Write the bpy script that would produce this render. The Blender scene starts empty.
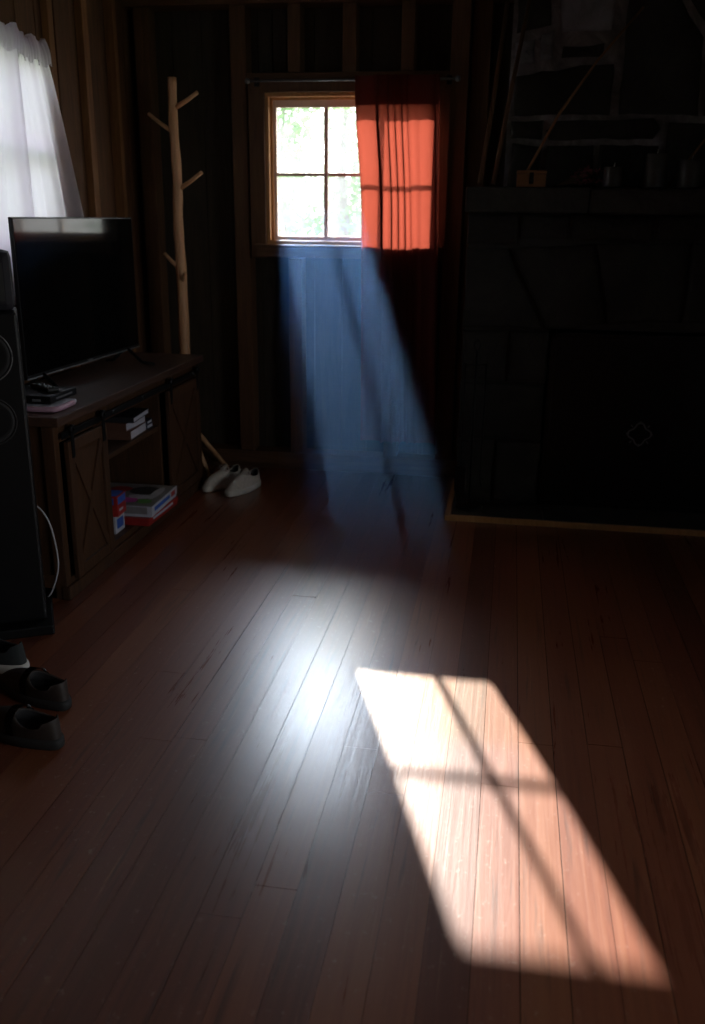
import bpy, bmesh, math, random
from mathutils import Vector, Matrix
R = random.Random(7)
C = bpy.context.scene.collection
PI = math.pi

# ------------------------------------------------------------------ materials
def newmat(name):
    m = bpy.data.materials.new(name); m.use_nodes = True
    nt = m.node_tree; nt.nodes.clear()
    out = nt.nodes.new('ShaderNodeOutputMaterial')
    return m, nt, out
def N(nt, t, **k):
    n = nt.nodes.new(t)
    for a, v in k.items():
        if a in n.inputs: n.inputs[a].default_value = v
        else: setattr(n, a, v)
    return n
def ramp(nt, fac, stops):
    r = nt.nodes.new('ShaderNodeValToRGB'); e = r.color_ramp.elements
    while len(e) < len(stops): e.new(0.5)
    for i, (p, c) in enumerate(stops):
        e[i].position = p; e[i].color = (c[0], c[1], c[2], 1)
    nt.links.new(fac, r.inputs[0]); return r.outputs[0]
def coords(nt, scale=(1, 1, 1), rot=(0, 0, 0)):
    t = nt.nodes.new('ShaderNodeTexCoord'); m = nt.nodes.new('ShaderNodeMapping')
    m.inputs['Scale'].default_value = scale; m.inputs['Rotation'].default_value = rot
    nt.links.new(t.outputs['Object'], m.inputs[0]); return m.outputs[0]
def noise(nt, vec, scale, detail=4, rough=.55, dist=0):
    n = nt.nodes.new('ShaderNodeTexNoise'); n.inputs['Scale'].default_value = scale
    n.inputs['Detail'].default_value = detail; n.inputs['Roughness'].default_value = rough
    n.inputs['Distortion'].default_value = dist
    nt.links.new(vec, n.inputs['Vector']); return n.outputs['Fac']
def bump(nt, h, strength, dist=.01, normal=None):
    b = nt.nodes.new('ShaderNodeBump'); b.inputs['Strength'].default_value = strength
    b.inputs['Distance'].default_value = dist; nt.links.new(h, b.inputs['Height'])
    if normal is not None: nt.links.new(normal, b.inputs['Normal'])
    return b.outputs[0]
def principled(nt, out, **k):
    p = nt.nodes.new('ShaderNodeBsdfPrincipled')
    for a, v in k.items(): p.inputs[a.replace('_', ' ')].default_value = v
    nt.links.new(p.outputs[0], out.inputs[0]); return p
def plain(name, col, rough=.6, metal=0, var=.15, bs=.15, scale=25, spec=.5):
    m, nt, out = newmat(name)
    p = principled(nt, out, Roughness=rough, Metallic=metal)
    p.inputs['Specular IOR Level'].default_value = spec
    v = coords(nt); n = noise(nt, v, scale)
    c0 = tuple(x*(1-var) for x in col); c1 = tuple(min(1, x*(1+var)) for x in col)
    nt.links.new(ramp(nt, n, [(.3, c0), (.7, c1)]), p.inputs['Base Color'])
    if bs: nt.links.new(bump(nt, n, bs, .002), p.inputs['Normal'])
    return m
def wood(name, dark, light, axis='Z', rough=.6, scale=1.0, bs=.3, spec=.4):
    m, nt, out = newmat(name)
    p = principled(nt, out, Roughness=rough); p.inputs['Specular IOR Level'].default_value = spec
    s = {'X': (1.2, 14, 14), 'Y': (14, 1.2, 14), 'Z': (14, 14, 1.2)}[axis]
    v = coords(nt, tuple(a*scale for a in s))
    n = noise(nt, v, 3.2, 7, .62, 1.1)
    v2 = coords(nt); n2 = noise(nt, v2, 2.3, 3)
    mx = N(nt, 'ShaderNodeMath', operation='MULTIPLY_ADD'); nt.links.new(n, mx.inputs[0]); mx.inputs[1].default_value = .65
    h = N(nt, 'ShaderNodeMath', operation='MULTIPLY'); nt.links.new(n2, h.inputs[0]); h.inputs[1].default_value = .35
    nt.links.new(h.outputs[0], mx.inputs[2])
    nt.links.new(ramp(nt, mx.outputs[0], [(.33, dark), (.5, tuple((a+b)/2 for a, b in zip(dark, light))), (.68, light)]), p.inputs['Base Color'])
    nt.links.new(bump(nt, n, bs, .003), p.inputs['Normal'])
    return m
def cloth(name, col, trans, rough=.9, weave=900, sheer=0.0, bs=.12):
    m, nt, out = newmat(name)
    d = N(nt, 'ShaderNodeBsdfDiffuse'); d.inputs['Color'].default_value = (*col, 1)
    t = N(nt, 'ShaderNodeBsdfTranslucent'); t.inputs['Color'].default_value = (*trans, 1)
    a = N(nt, 'ShaderNodeAddShader'); nt.links.new(d.outputs[0], a.inputs[0]); nt.links.new(t.outputs[0], a.inputs[1])
    v = coords(nt, (1, 1, .25)); n = noise(nt, v, weave*.2, 2)
    b = bump(nt, n, bs, .001); nt.links.new(b, d.inputs['Normal']); nt.links.new(b, t.inputs['Normal'])
    if sheer:
        tr = N(nt, 'ShaderNodeBsdfTransparent'); mx = N(nt, 'ShaderNodeMixShader'); mx.inputs[0].default_value = sheer
        nt.links.new(a.outputs[0], mx.inputs[1]); nt.links.new(tr.outputs[0], mx.inputs[2]); nt.links.new(mx.outputs[0], out.inputs[0])
    else: nt.links.new(a.outputs[0], out.inputs[0])
    return m

BOARD = .0888; BOARD0 = -.438
def floor_mat():
    m, nt, out = newmat('worn_floorboards')
    p = principled(nt, out); p.inputs['IOR'].default_value = 1.65; p.inputs['Coat Weight'].default_value = .3; p.inputs['Coat Roughness'].default_value = .50
    L = nt.links.new
    tc = nt.nodes.new('ShaderNodeTexCoord'); sp = nt.nodes.new('ShaderNodeSeparateXYZ'); L(tc.outputs['Object'], sp.inputs[0])
    s = N(nt, 'ShaderNodeMath', operation='SUBTRACT'); L(sp.outputs['X'], s.inputs[0]); s.inputs[1].default_value = BOARD0
    dv = N(nt, 'ShaderNodeMath', operation='DIVIDE'); L(s.outputs[0], dv.inputs[0]); dv.inputs[1].default_value = BOARD
    fl = N(nt, 'ShaderNodeMath', operation='FLOOR'); L(dv.outputs[0], fl.inputs[0])
    wn = N(nt, 'ShaderNodeTexWhiteNoise', noise_dimensions='1D'); L(fl.outputs[0], wn.inputs['W'])
    # grain, offset per board
    cb = nt.nodes.new('ShaderNodeCombineXYZ')
    a1 = N(nt, 'ShaderNodeMath', operation='MULTIPLY'); L(sp.outputs['X'], a1.inputs[0]); a1.inputs[1].default_value = 34
    a2 = N(nt, 'ShaderNodeMath', operation='MULTIPLY_ADD'); L(wn.outputs['Value'], a2.inputs[0]); a2.inputs[1].default_value = 37; L(sp.outputs['Y'], a2.inputs[2])
    L(a1.outputs[0], cb.inputs[0]); L(a2.outputs[0], cb.inputs[1])
    g = noise(nt, cb.outputs[0], 1.6, 8, .65, .6)
    wear = noise(nt, coords(nt, (1.6, .6, 1)), 1.5, 6, .6, .4)
    fine = noise(nt, coords(nt, (1, .7, 1)), 55, 4, .7)
    mx = N(nt, 'ShaderNodeMath', operation='MULTIPLY_ADD'); L(g, mx.inputs[0]); mx.inputs[1].default_value = .6
    m2 = N(nt, 'ShaderNodeMath', operation='MULTIPLY'); L(wn.outputs['Value'], m2.inputs[0]); m2.inputs[1].default_value = .4; L(m2.outputs[0], mx.inputs[2])
    col = ramp(nt, mx.outputs[0], [(.25, (.105, .027, .012)), (.5, (.17, .045, .019)), (.75, (.23, .074, .028))])
    # scuffs: pale dust specks and bare rubbed patches
    sc = ramp(nt, fine, [(.60, (0, 0, 0)), (.72, (1, 1, 1))])
    wr = ramp(nt, wear, [(.40, (0, 0, 0)), (.62, (1, 1, 1))])
    mm = N(nt, 'ShaderNodeMath', operation='MULTIPLY'); L(sc, mm.inputs[0]); L(wr, mm.inputs[1])
    mm2 = N(nt, 'ShaderNodeMath', operation='MULTIPLY'); L(mm.outputs[0], mm2.inputs[0]); mm2.inputs[1].default_value = .55
    mix = N(nt, 'ShaderNodeMixRGB'); L(mm2.outputs[0], mix.inputs[0]); L(col, mix.inputs[1]); mix.inputs[2].default_value = (.42, .33, .28, 1)
    # long thin grain scratches
    scr = noise(nt, coords(nt, (90, 2.5, 1), (0, 0, .02)), 1.0, 5, .7, .3)
    sr = ramp(nt, scr, [(.62, (0, 0, 0)), (.74, (1, 1, 1))])
    m4 = N(nt, 'ShaderNodeMath', operation='MULTIPLY'); L(sr, m4.inputs[0]); m4.inputs[1].default_value = .5
    mix2 = N(nt, 'ShaderNodeMixRGB'); L(m4.outputs[0], mix2.inputs[0]); L(mix.outputs[0], mix2.inputs[1]); mix2.inputs[2].default_value = (.34, .17, .09, 1)
    dk = ramp(nt, noise(nt, coords(nt, (40, 1.8, 1)), 1.3, 4, .6, .2), [(.28, (.45, .45, .45)), (.42, (1, 1, 1))])
    mix3 = N(nt, 'ShaderNodeMixRGB', blend_type='MULTIPLY'); mix3.inputs[0].default_value = 1; L(mix2.outputs[0], mix3.inputs[1]); L(dk, mix3.inputs[2])
    L(mix3.outputs[0], p.inputs['Base Color'])
    # roughness
    rr = N(nt, 'ShaderNodeMath', operation='MULTIPLY_ADD'); L(wear, rr.inputs[0]); rr.inputs[1].default_value = .16
    r2 = N(nt, 'ShaderNodeMath', operation='MULTIPLY_ADD'); L(g, r2.inputs[0]); r2.inputs[1].default_value = .12; r2.inputs[2].default_value = FR
    L(r2.outputs[0], rr.inputs[2]); L(rr.outputs[0], p.inputs['Roughness'])
    b1 = bump(nt, g, .25, .002); b2 = bump(nt, fine, .22, .001, b1); b3 = bump(nt, wear, .12, .01, b2)
    L(b3, p.inputs['Normal'])
    return m
FR = .16

M = {}
M['floor'] = floor_mat()
M['floor_gap'] = plain('gap_dirt', (.02, .012, .008), .95)
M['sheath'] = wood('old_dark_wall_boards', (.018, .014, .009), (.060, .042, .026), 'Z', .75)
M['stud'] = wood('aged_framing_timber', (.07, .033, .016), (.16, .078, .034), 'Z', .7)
M['beam'] = wood('aged_framing_timber_long', (.07, .033, .016), (.16, .078, .034), 'X', .7)
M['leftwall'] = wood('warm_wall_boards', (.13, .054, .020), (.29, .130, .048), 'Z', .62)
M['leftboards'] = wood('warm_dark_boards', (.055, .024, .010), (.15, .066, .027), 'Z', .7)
M['pine'] = wood('varnished_pine', (.42, .21, .075), (.62, .34, .14), 'Z', .45)
M['sash'] = plain('sash_with_glare', (.84, .68, .60), .55, var=.05)  # pale pink puts the window glare into the sash colour
M['hat'] = wood('pale_branch_wood', (.50, .26, .13), (.72, .42, .23), 'Z', .5)
M['console'] = wood('rustic_brown_board', (.022, .0095, .004), (.078, .033, .013), 'Z', .58, 1.2)
M['consoletop'] = wood('rustic_mottled_top', (.020, .012, .010), (.085, .040, .024), 'Y', .5, .8)
M['iron'] = plain('black_iron', (.012, .012, .013), .45, .6)
M['blackplastic'] = plain('black_plastic', (.005, .005, .0055), .45, bs=.03, spec=.25)
M['screen'] = plain('tv_glass', (.003, .003, .003), .07, var=0, bs=0, spec=.16)
M['grey'] = plain('grey_trim', (.16, .165, .17), .35, .3)
M['rubber'] = plain('rubber', (.018, .018, .019), .6)
M['darkgrey'] = plain('dark_grey_plastic', (.018, .016, .022), .6, spec=.2)
M['cone'] = plain('speaker_cone', (.008, .008, .009), .7)
M['orange'] = cloth('orange_red_cotton', (.12, .033, .028), (.090, .0170, .0100), weave=1200)
M['sheer'] = cloth('white_sheer', (.26, .245, .27), (.58, .53, .61), weave=1200, sheer=.08)
M['stone'] = None
M['white'] = plain('canvas_white', (.52, .47, .42), .85, bs=.3, scale=90)
M['lace'] = plain('lace_white', (.62, .58, .54), .9)
M['sole'] = plain('sole_white', (.55, .52, .47), .6)
M['darkcanvas'] = plain('dark_canvas', (.020, .023, .023), .85, bs=.3, scale=90)
M['brownleather'] = plain('brown_leather', (.030, .020, .015), .65, bs=.3, scale=60)
M['lining'] = plain('shoe_lining', (.05, .045, .045), .95)
M['darksole'] = plain('dark_sole', (.018, .016, .015), .75)
M['cable'] = plain('grey_white_cable', (.42, .41, .42), .5)
M['paper'] = plain('page_edges', (.42, .42, .48), .8, bs=.2, scale=120)
M['bk1'] = plain('cover_brown', (.10, .045, .03), .55)
M['bk2'] = plain('cover_navy', (.02, .025, .05), .5)
M['bk3'] = plain('cover_black', (.015, .015, .018), .5)
M['redbox'] = plain('red_card', (.30, .018, .015), .5)
M['whitebox'] = plain('white_card', (.42, .42, .47), .5)
M['blue'] = plain('blue_ink', (.03, .10, .40), .5)
M['magenta'] = plain('magenta_ink', (.55, .06, .35), .5)
M['green'] = plain('green_ink', (.10, .32, .06), .5)
M['greyink'] = plain('grey_ink', (.20, .19, .19), .5)
M['pinkpaper'] = plain('pink_magazine', (.38, .22, .29), .5)
M['mantelstone'] = None
M['candle'] = plain('dark_wax', (.045, .043, .038), .45, bs=.4, scale=60)
M['wick'] = plain('pale_wick', (.75, .75, .72), .8)
M['boxwood'] = wood('small_box_wood', (.17, .07, .025), (.28, .12, .045), 'X', .6)
M['flower'] = plain('dried_flowers', (.20, .05, .07), .9)
M['stem'] = plain('dry_stem', (.10, .06, .035), .9)
M['rod'] = wood('cane_rod', (.20, .09, .03), (.34, .16, .06), 'Z', .45)
M['ground'] = plain('grass_ground', (.10, .16, .05), .95, scale=3)
M['bark'] = plain('bark', (.12, .09, .07), .9, bs=.6, scale=12)
M['leaf'] = cloth('leaves', (.12, .20, .08), (.045, .085, .028), bs=0)
M['siding'] = plain('outside_boards', (.12, .09, .07), .9)

def stone_mat(name, cols, mort=None, sc=4):
    m, nt, out = newmat(name)
    p = principled(nt, out, Roughness=.85)
    v = coords(nt); n = noise(nt, v, sc, 6, .65, .5); f = noise(nt, v, sc*12, 5, .6)
    nt.links.new(ramp(nt, n, [(.3, cols[0]), (.5, cols[1]), (.72, cols[2])]), p.inputs['Base Color'])
    nt.links.new(bump(nt, f, .5, .006, bump(nt, n, .6, .03)), p.inputs['Normal'])
    return m
M['stone'] = stone_mat('dark_stone', [(.012, .011, .010), (.025, .023, .020), (.045, .041, .036)])  # near-black stone
M['stonelight'] = stone_mat('pale_stone', [(.10, .10, .105), (.22, .21, .225), (.32, .31, .335)])
M['darkmortar'] = stone_mat('dark_mortar', [(.022, .020, .018), (.035, .032, .03), (.05, .046, .042)], sc=7)  # darker mortar behind the lower stonework
M['mortar'] = stone_mat('old_mortar', [(.06, .055, .053), (.16, .14, .14), (.34, .31, .32)], sc=7)
M['mantelstone'] = stone_mat('mantel_stone', [(.015, .014, .013), (.030, .028, .024), (.05, .046, .04)], sc=5)

def glass_mat():
    m, nt, out = newmat('window_glass')
    tr = N(nt, 'ShaderNodeBsdfTransparent'); tr.inputs['Color'].default_value = (.97, .98, .98, 1)
    gl = N(nt, 'ShaderNodeBsdfGlossy'); gl.inputs['Roughness'].default_value = .02
    fr = N(nt, 'ShaderNodeFresnel'); fr.inputs['IOR'].default_value = 1.45
    mx = N(nt, 'ShaderNodeMixShader'); nt.links.new(fr.outputs[0], mx.inputs[0]); nt.links.new(tr.outputs[0], mx.inputs[1]); nt.links.new(gl.outputs[0], mx.inputs[2])
    # film of dust on old panes
    du = N(nt, 'ShaderNodeBsdfTranslucent'); du.inputs['Color'].default_value = (.8, .85, .9, 1)
    n = noise(nt, coords(nt, (1, 1, .6)), 6, 5)
    r = ramp(nt, n, [(.3, (.02, .02, .02)), (.7, (.07, .07, .07))])
    m2 = N(nt, 'ShaderNodeMixShader'); nt.links.new(r, m2.inputs[0]); nt.links.new(mx.outputs[0], m2.inputs[1]); nt.links.new(du.outputs[0], m2.inputs[2])
    nt.links.new(m2.outputs[0], out.inputs[0]); return m
M['glass'] = glass_mat()

# ------------------------------------------------------------------ mesh helpers
def bx(bm, x0, x1, y0, y1, z0, z1, bev=0.0, mi=0):
    vs = [bm.verts.new(c) for c in ((x0,y0,z0),(x1,y0,z0),(x1,y1,z0),(x0,y1,z0),(x0,y0,z1),(x1,y0,z1),(x1,y1,z1),(x0,y1,z1))]
    fs = [bm.faces.new([vs[i] for i in q]) for q in ((0,3,2,1),(4,5,6,7),(0,1,5,4),(1,2,6,5),(2,3,7,6),(3,0,4,7))]
    for f in fs: f.material_index = mi
    if bev:
        es = list({e for f in fs for e in f.edges})
        r = bmesh.ops.bevel(bm, geom=es, offset=bev, segments=2, profile=.6, affect='EDGES')
        for f in r['faces']: f.material_index = mi
    return vs
def box(x0, x1, y0, y1, z0, z1, bev=0.0):
    bm = bmesh.new(); bx(bm, x0, x1, y0, y1, z0, z1, bev); return bm
def tube(bm, pts, rad, seg=10, cap=True, mi=0):
    pts = [Vector(p) for p in pts]; n = len(pts)
    if not hasattr(rad, '__len__'): rad = [rad]*n
    rings = []; ref = None
    for i, p in enumerate(pts):
        d = (pts[min(i+1, n-1)]-pts[max(i-1, 0)]).normalized()
        if ref is None: ref = d.orthogonal().normalized()
        ref = (ref-d*ref.dot(d)).normalized(); b = d.cross(ref)
        rings.append([bm.verts.new(p+(ref*math.cos(2*PI*k/seg)+b*math.sin(2*PI*k/seg))*rad[i]) for k in range(seg)])
    for i in range(n-1):
        for k in range(seg):
            f = bm.faces.new((rings[i][k], rings[i][(k+1) % seg], rings[i+1][(k+1) % seg], rings[i+1][k])); f.smooth = True; f.material_index = mi
    if cap:
        for rg in (rings[0][::-1], rings[-1]):
            f = bm.faces.new(rg); f.material_index = mi
def lathe(bm, prof, cx=0, cy=0, seg=24, mi=0):
    rings = [[bm.verts.new((cx+r*math.cos(2*PI*k/seg), cy+r*math.sin(2*PI*k/seg), z)) for k in range(seg)] for r, z in prof]
    for i in range(len(rings)-1):
        for k in range(seg):
            f = bm.faces.new((rings[i][k], rings[i][(k+1) % seg], rings[i+1][(k+1) % seg], rings[i+1][k])); f.smooth = True; f.material_index = mi
    bm.faces.new(rings[0][::-1]); bm.faces.new(rings[-1])
def smoothpts(pts, k=6):
    out = []; P_ = [Vector(p) for p in pts]
    for i in range(len(P_)-1):
        a, b, c, d = P_[max(i-1, 0)], P_[i], P_[i+1], P_[min(i+2, len(P_)-1)]
        for j in range(k):
            t = j/k
            out.append(.5*((2*b)+(c-a)*t+(2*a-5*b+4*c-d)*t*t+(3*b-a-3*c+d)*t**3))
    out.append(P_[-1]); return out
def obj(name, bm, mat, parent=None, loc=None, rz=0, fixn=True):
    me = bpy.data.meshes.new(name)
    if fixn: bmesh.ops.recalc_face_normals(bm, faces=bm.faces[:])
    bm.to_mesh(me); bm.free()
    for mm in (mat if isinstance(mat, (list, tuple)) else [mat]): me.materials.append(M[mm])
    o = bpy.data.objects.new(name, me); C.objects.link(o)
    if parent is not None: o.parent = parent
    if loc is not None: o.location = loc
    if rz: o.rotation_euler = (0, 0, rz)
    return o
def tag(o, label, cat, group=None):
    o['label'] = label; o['category'] = cat
    if group: o['group'] = group
    return o
def thing(name, label, cat, loc=(0, 0, 0), rz=0, group=None):
    o = bpy.data.objects.new(name, None); C.objects.link(o); o.empty_display_size = .05
    o.location = loc; o.rotation_euler = (0, 0, rz); return tag(o, label, cat, group)
def struct(name, bm, mat, parent=None, **k):
    o = obj(name, bm, mat, parent, **k)
    if parent is None: o['kind'] = 'structure'
    return o

# ------------------------------------------------------------------ room shell
YW = 4.65; XL = -1.89; XR = 3.1; YF = -2.4; ZC = 2.42
WX0, WX1, WZ0, WZ1 = -1.19, -.405, 1.185, 1.84      # back window rough opening

def floor_bm():
    bm = bmesh.new(); x = BOARD0-BOARD*17; rr = random.Random(3)
    bx(bm, XL-.1, XR+.1, YF-.1, YW+.06, -.06, -.0018, mi=1)
    while x < XR:
        y = YF-.1; first = True
        while y < YW+.06:
            ln = rr.uniform(1.5, 3.6) if not first else rr.uniform(.4, 3.0); first = False
            y1 = min(y+ln, YW+.06)
            g = rr.choice((.0004, .0005, .0008, .0016)); dz = rr.uniform(-.0004, .0002)
            x0, x1 = max(x+g, XL-.1), min(x+BOARD-.0004, XR+.1)
            if x1 > x0: bx(bm, x0, x1, y, y1-.0012, -.022, dz)
            y = y1
        x += BOARD
    return bm
f = struct('floor', floor_bm(), ['floor', 'floor_gap'])

def slats(bm, x0, x1, w, y0, y1, z0, z1, holes=(), gap=.0015, axis='X'):
    """vertical boards side by side, leaving rectangular holes (a0,a1,z0,z1)"""
    cuts = [x0]; x = x0
    while x < x1: x += w*R.uniform(.92, 1.08); cuts.append(min(x, x1))
    for h in holes: cuts += [h[0], h[1]]
    cuts = sorted(set(cuts))
    for a, b in zip(cuts, cuts[1:]):
        if b-a < .004: continue
        seg = [(z0, z1)]
        for h in holes:
            if a >= h[0]-1e-6 and b <= h[1]+1e-6: seg = [(z0, h[2]), (h[3], z1)]
        for s0, s1 in seg:
            if axis == 'X': bx(bm, a+gap, b-gap, y0, y1, s0, s1)
            else: bx(bm, y0, y1, a+gap, b-gap, s0, s1)
# back wall: sheathing boards behind exposed studs
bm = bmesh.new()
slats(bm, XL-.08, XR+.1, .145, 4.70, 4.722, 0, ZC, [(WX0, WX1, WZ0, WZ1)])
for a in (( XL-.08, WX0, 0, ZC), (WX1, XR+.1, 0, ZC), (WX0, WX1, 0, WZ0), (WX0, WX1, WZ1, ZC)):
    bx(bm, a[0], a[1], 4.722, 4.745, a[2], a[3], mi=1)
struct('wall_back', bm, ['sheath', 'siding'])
SF = 4.60                                            # faces of the studs
k = 1
def stud(x0, x1, z0, z1, y0=SF, y1=4.70, mat='stud', tilt=0):
    global k
    bm = box(x0, x1, y0, y1, z0, z1, .003)
    o = struct('trim_%d' % k, bm, mat); k += 1; return o
stud(-1.372, -1.295, .10, 2.235)
stud(-1.845, -1.775, .10, 2.235)
stud(-1.098, -1.032, .10, 1.10)
stud(-.60, -.53, .10, 1.10)
for a in ((-1.092, -1.032), (-.832, -.768), (-.558, -.496)): stud(a[0], a[1], 1.945, 2.235)
stud(-.330, -.245, .10, 2.235)
stud(-.235, -.150, .10, 2.235, 4.64)
stud(XL, XR, 2.232, 2.32, 4.57, 4.70, 'beam')
stud(-1.295, -.33, 1.915, 1.945, 4.605, 4.70, 'beam')
stud(XL, XR, 2.32, ZC, 4.59, 4.70, 'beam')
bm = box(XL, -.2, 4.58, 4.70, .035, .105, .004); bx(bm, XL, -.2, 4.64, 4.70, 0, .035)
struct('baseboard_back', bm, 'beam')

# left wall with a window opening
LY0, LY1, LZ0, LZ1 = 2.62, 3.70, 1.17, 1.885
bm = bmesh.new()
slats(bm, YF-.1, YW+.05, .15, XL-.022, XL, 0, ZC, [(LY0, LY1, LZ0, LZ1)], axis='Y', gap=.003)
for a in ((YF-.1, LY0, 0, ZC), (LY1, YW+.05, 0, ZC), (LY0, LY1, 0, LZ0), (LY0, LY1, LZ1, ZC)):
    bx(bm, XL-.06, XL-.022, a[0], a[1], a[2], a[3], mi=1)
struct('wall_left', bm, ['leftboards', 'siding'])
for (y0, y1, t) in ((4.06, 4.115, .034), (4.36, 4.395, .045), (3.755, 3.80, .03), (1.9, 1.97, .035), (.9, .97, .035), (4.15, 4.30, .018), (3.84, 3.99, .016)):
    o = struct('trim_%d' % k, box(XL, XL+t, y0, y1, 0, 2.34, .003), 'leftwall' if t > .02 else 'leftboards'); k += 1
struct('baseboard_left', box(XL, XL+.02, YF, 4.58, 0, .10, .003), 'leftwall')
RY0, RY1, RZ0, RZ1 = -.5, 1.6, .55, 2.05
# right and front walls, ceiling (outside the frame, they shut the daylight out)
bm = bmesh.new(); slats(bm, YF-.1, YW+.05, .15, XR, XR+.05, 0, ZC, [(RY0, RY1, RZ0, RZ1)], axis='Y', gap=0); struct('wall_right', bm, 'leftwall')
bm = bmesh.new(); slats(bm, XL-.06, XR+.05, .15, YF-.05, YF, 0, ZC, gap=0); struct('wall_front', bm, 'leftwall')
bm = bmesh.new()
y = YF-.1
while y < YW+.1:
    bx(bm, XL-.08, XR+.1, y+.001, y+.149, ZC, ZC+.03, .002); y += .15
bx(bm, XL-.2, XR+.2, YF-.3, YW+.15, ZC+.03, ZC+.08)
struct('ceiling', bm, 'beam')

# window in the back wall
w = bpy.data.objects.new('window_1', None); C.objects.link(w); w['kind'] = 'structure'; w.location = (0, 0, 0)
bm = bmesh.new()                                     # pine jambs lining the opening
bx(bm, WX0-.018, WX0, 4.60, 4.74, WZ0, WZ1, .002); bx(bm, WX1, WX1+.018, 4.60, 4.74, WZ0, WZ1, .002)
bx(bm, WX0-.018, WX1+.018, 4.60, 4.74, WZ1, WZ1+.018, .002); bx(bm, WX0-.018, WX1+.018, 4.60, 4.76, WZ0-.02, WZ0, .002)
for a in ((WX0, WX0+.012), (WX1-.012, WX1)): bx(bm, a[0], a[1], 4.628, 4.64, WZ0, WZ1-.0, .001)
bx(bm, WX0, WX1, 4.628, 4.64, WZ1-.012, WZ1, .001)
struct('window_frame', bm, 'pine', w)
bm = bmesh.new()
xs = [-1.163, -.918, -.673, -.428]
bx(bm, WX0, xs[0], 4.642, 4.668, WZ0, WZ1, .002); bx(bm, xs[3], WX1, 4.642, 4.668, WZ0, WZ1, .002)
bx(bm, xs[0], xs[3], 4.642, 4.668, 1.797, WZ1, .002); bx(bm, xs[0], xs[3], 4.642, 4.668, WZ0, 1.206, .002)
struct('sash', bm, 'sash', w)
for a in (xs[1], xs[2]): struct('muntin', box(a-.010, a+.010, 4.645, 4.665, 1.206, 1.797, .003), 'sash', w)
struct('muntin', box(xs[0], xs[3], 4.646, 4.664, 1.487, 1.503, .003), 'sash', w)
struct('pane', box(xs[0]-.01, xs[3]+.01, 4.654, 4.656, 1.20, 1.80), 'glass', w)
bm = bmesh.new()
bx(bm, -1.285, WX0-.018, 4.585, 4.60, 1.10, 1.90, .003); bx(bm, WX1+.018, -.32, 4.585, 4.60, 1.10, 1.90, .003)
bx(bm, -1.285, -.32, 4.583, 4.60, WZ1+.018, 1.912, .003)
struct('casing', bm, 'stud', w)
bm = bmesh.new(); bx(bm, -1.255, -.34, 4.575, 4.60, 1.105, 1.15, .003); bx(bm, -1.265, -.335, 4.55, 4.62, 1.150, 1.166, .003)
struct('window_sill', bm, 'beam', w)

# window in the left wall
w = bpy.data.objects.new('window_2', None); C.objects.link(w); w['kind'] = 'structure'
bm = bmesh.new()
bx(bm, XL-.07, XL+.012, LY0-.05, LY0, LZ0-.05, LZ1+.05, .002); bx(bm, XL-.07, XL+.012, LY1, LY1+.04, LZ0-.05, LZ1+.04, .002)
bx(bm, XL-.07, XL+.012, LY0, LY1, LZ1, LZ1+.04, .002); bx(bm, XL-.07, XL+.02, LY0, LY1, LZ0-.04, LZ0, .002)
struct('window_frame', bm, 'pine', w)
bm = bmesh.new()
for a in (LY0, 2.96, 3.33, LY1-.03): bx(bm, XL-.045, XL-.02, a, a+.03, LZ0, LZ1, .002)
for a in (LZ0, 1.51, LZ1-.03): bx(bm, XL-.044, XL-.021, LY0, LY1, a, a+.03, .002)
struct('sash', bm, 'sash', w)
struct('pane', box(XL-.034, XL-.031, LY0, LY1, LZ0, LZ1), 'glass', w)
# wide window in the right wall, beside the viewer
w = bpy.data.objects.new('window_3', None); C.objects.link(w); w['kind'] = 'structure'
bm = bmesh.new()
for a in (RY0, RY0+.68, RY0+1.37, RY1-.04): bx(bm, XR+.01, XR+.04, a, a+.04, RZ0, RZ1, .002)
for a in (RZ0, RZ1-.04): bx(bm, XR+.011, XR+.039, RY0, RY1, a, a+.04, .002)
struct('sash', bm, 'sash', w)
struct('pane', box(XR+.024, XR+.027, RY0, RY1, RZ0, RZ1), 'glass', w)

# ------------------------------------------------------------------ curtains
def sheet(name, fn, nu, nv, mat, parent=None):
    bm = bmesh.new(); g = [[bm.verts.new(fn(i/nu, j/nv)) for i in range(nu+1)] for j in range(nv+1)]
    for j in range(nv):
        for i in range(nu):
            f = bm.faces.new((g[j][i], g[j][i+1], g[j+1][i+1], g[j+1][i])); f.smooth = True
    return obj(name, bm, mat, parent, fixn=False)
def sstep(a, b, x):
    t = max(0, min(1, (x-a)/(b-a))); return t*t*(3-2*t)
oc = thing('curtain', 'long orange-red cotton curtain with sunlit window shape, beside the small back window', 'curtain', (-.56, 4.56, .2))
def ocx(u, v, edge=0):
    z = 1.918-(1.918-.205)*v
    x0 = -.765+.03*sstep(.05, .35, v)+.02*v; x1 = -.362+.05*v
    # the gathers: cloth doubles back on itself in the middle
    x = x0+(x1-x0)*u
    y = 4.545
    for c, wd, am, sl in ((.02, .03, .018, 0), (.27, .058, .036, .02), (.395, .032, .036, .03), (.47, .026, .034, .05), (.545, .028, .034, .07), (.61, .03, .02, .08), (.75, .05, .006, .02), (.93, .04, .030, .02), (.99, .03, .02, 0)):
        cc = c+sl*v
        d = (u-cc)/wd
        y -= am*math.exp(-d*d)*(1+.5*v)
        x += -.85*am/.034*wd*(x1-x0)*2.3*d*math.exp(-d*d)
    y += .006*math.sin(u*19+v*3)*v
    y += .012*math.sin(PI*min(1, v*9))*(1 if v < .11 else 0)*.3
    return Vector((x, y, z))
off = Vector((-.56, 4.56, .2))
sheet('drape', lambda u, v: ocx(u, v)-off, 220, 90, 'orange', oc)
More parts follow.
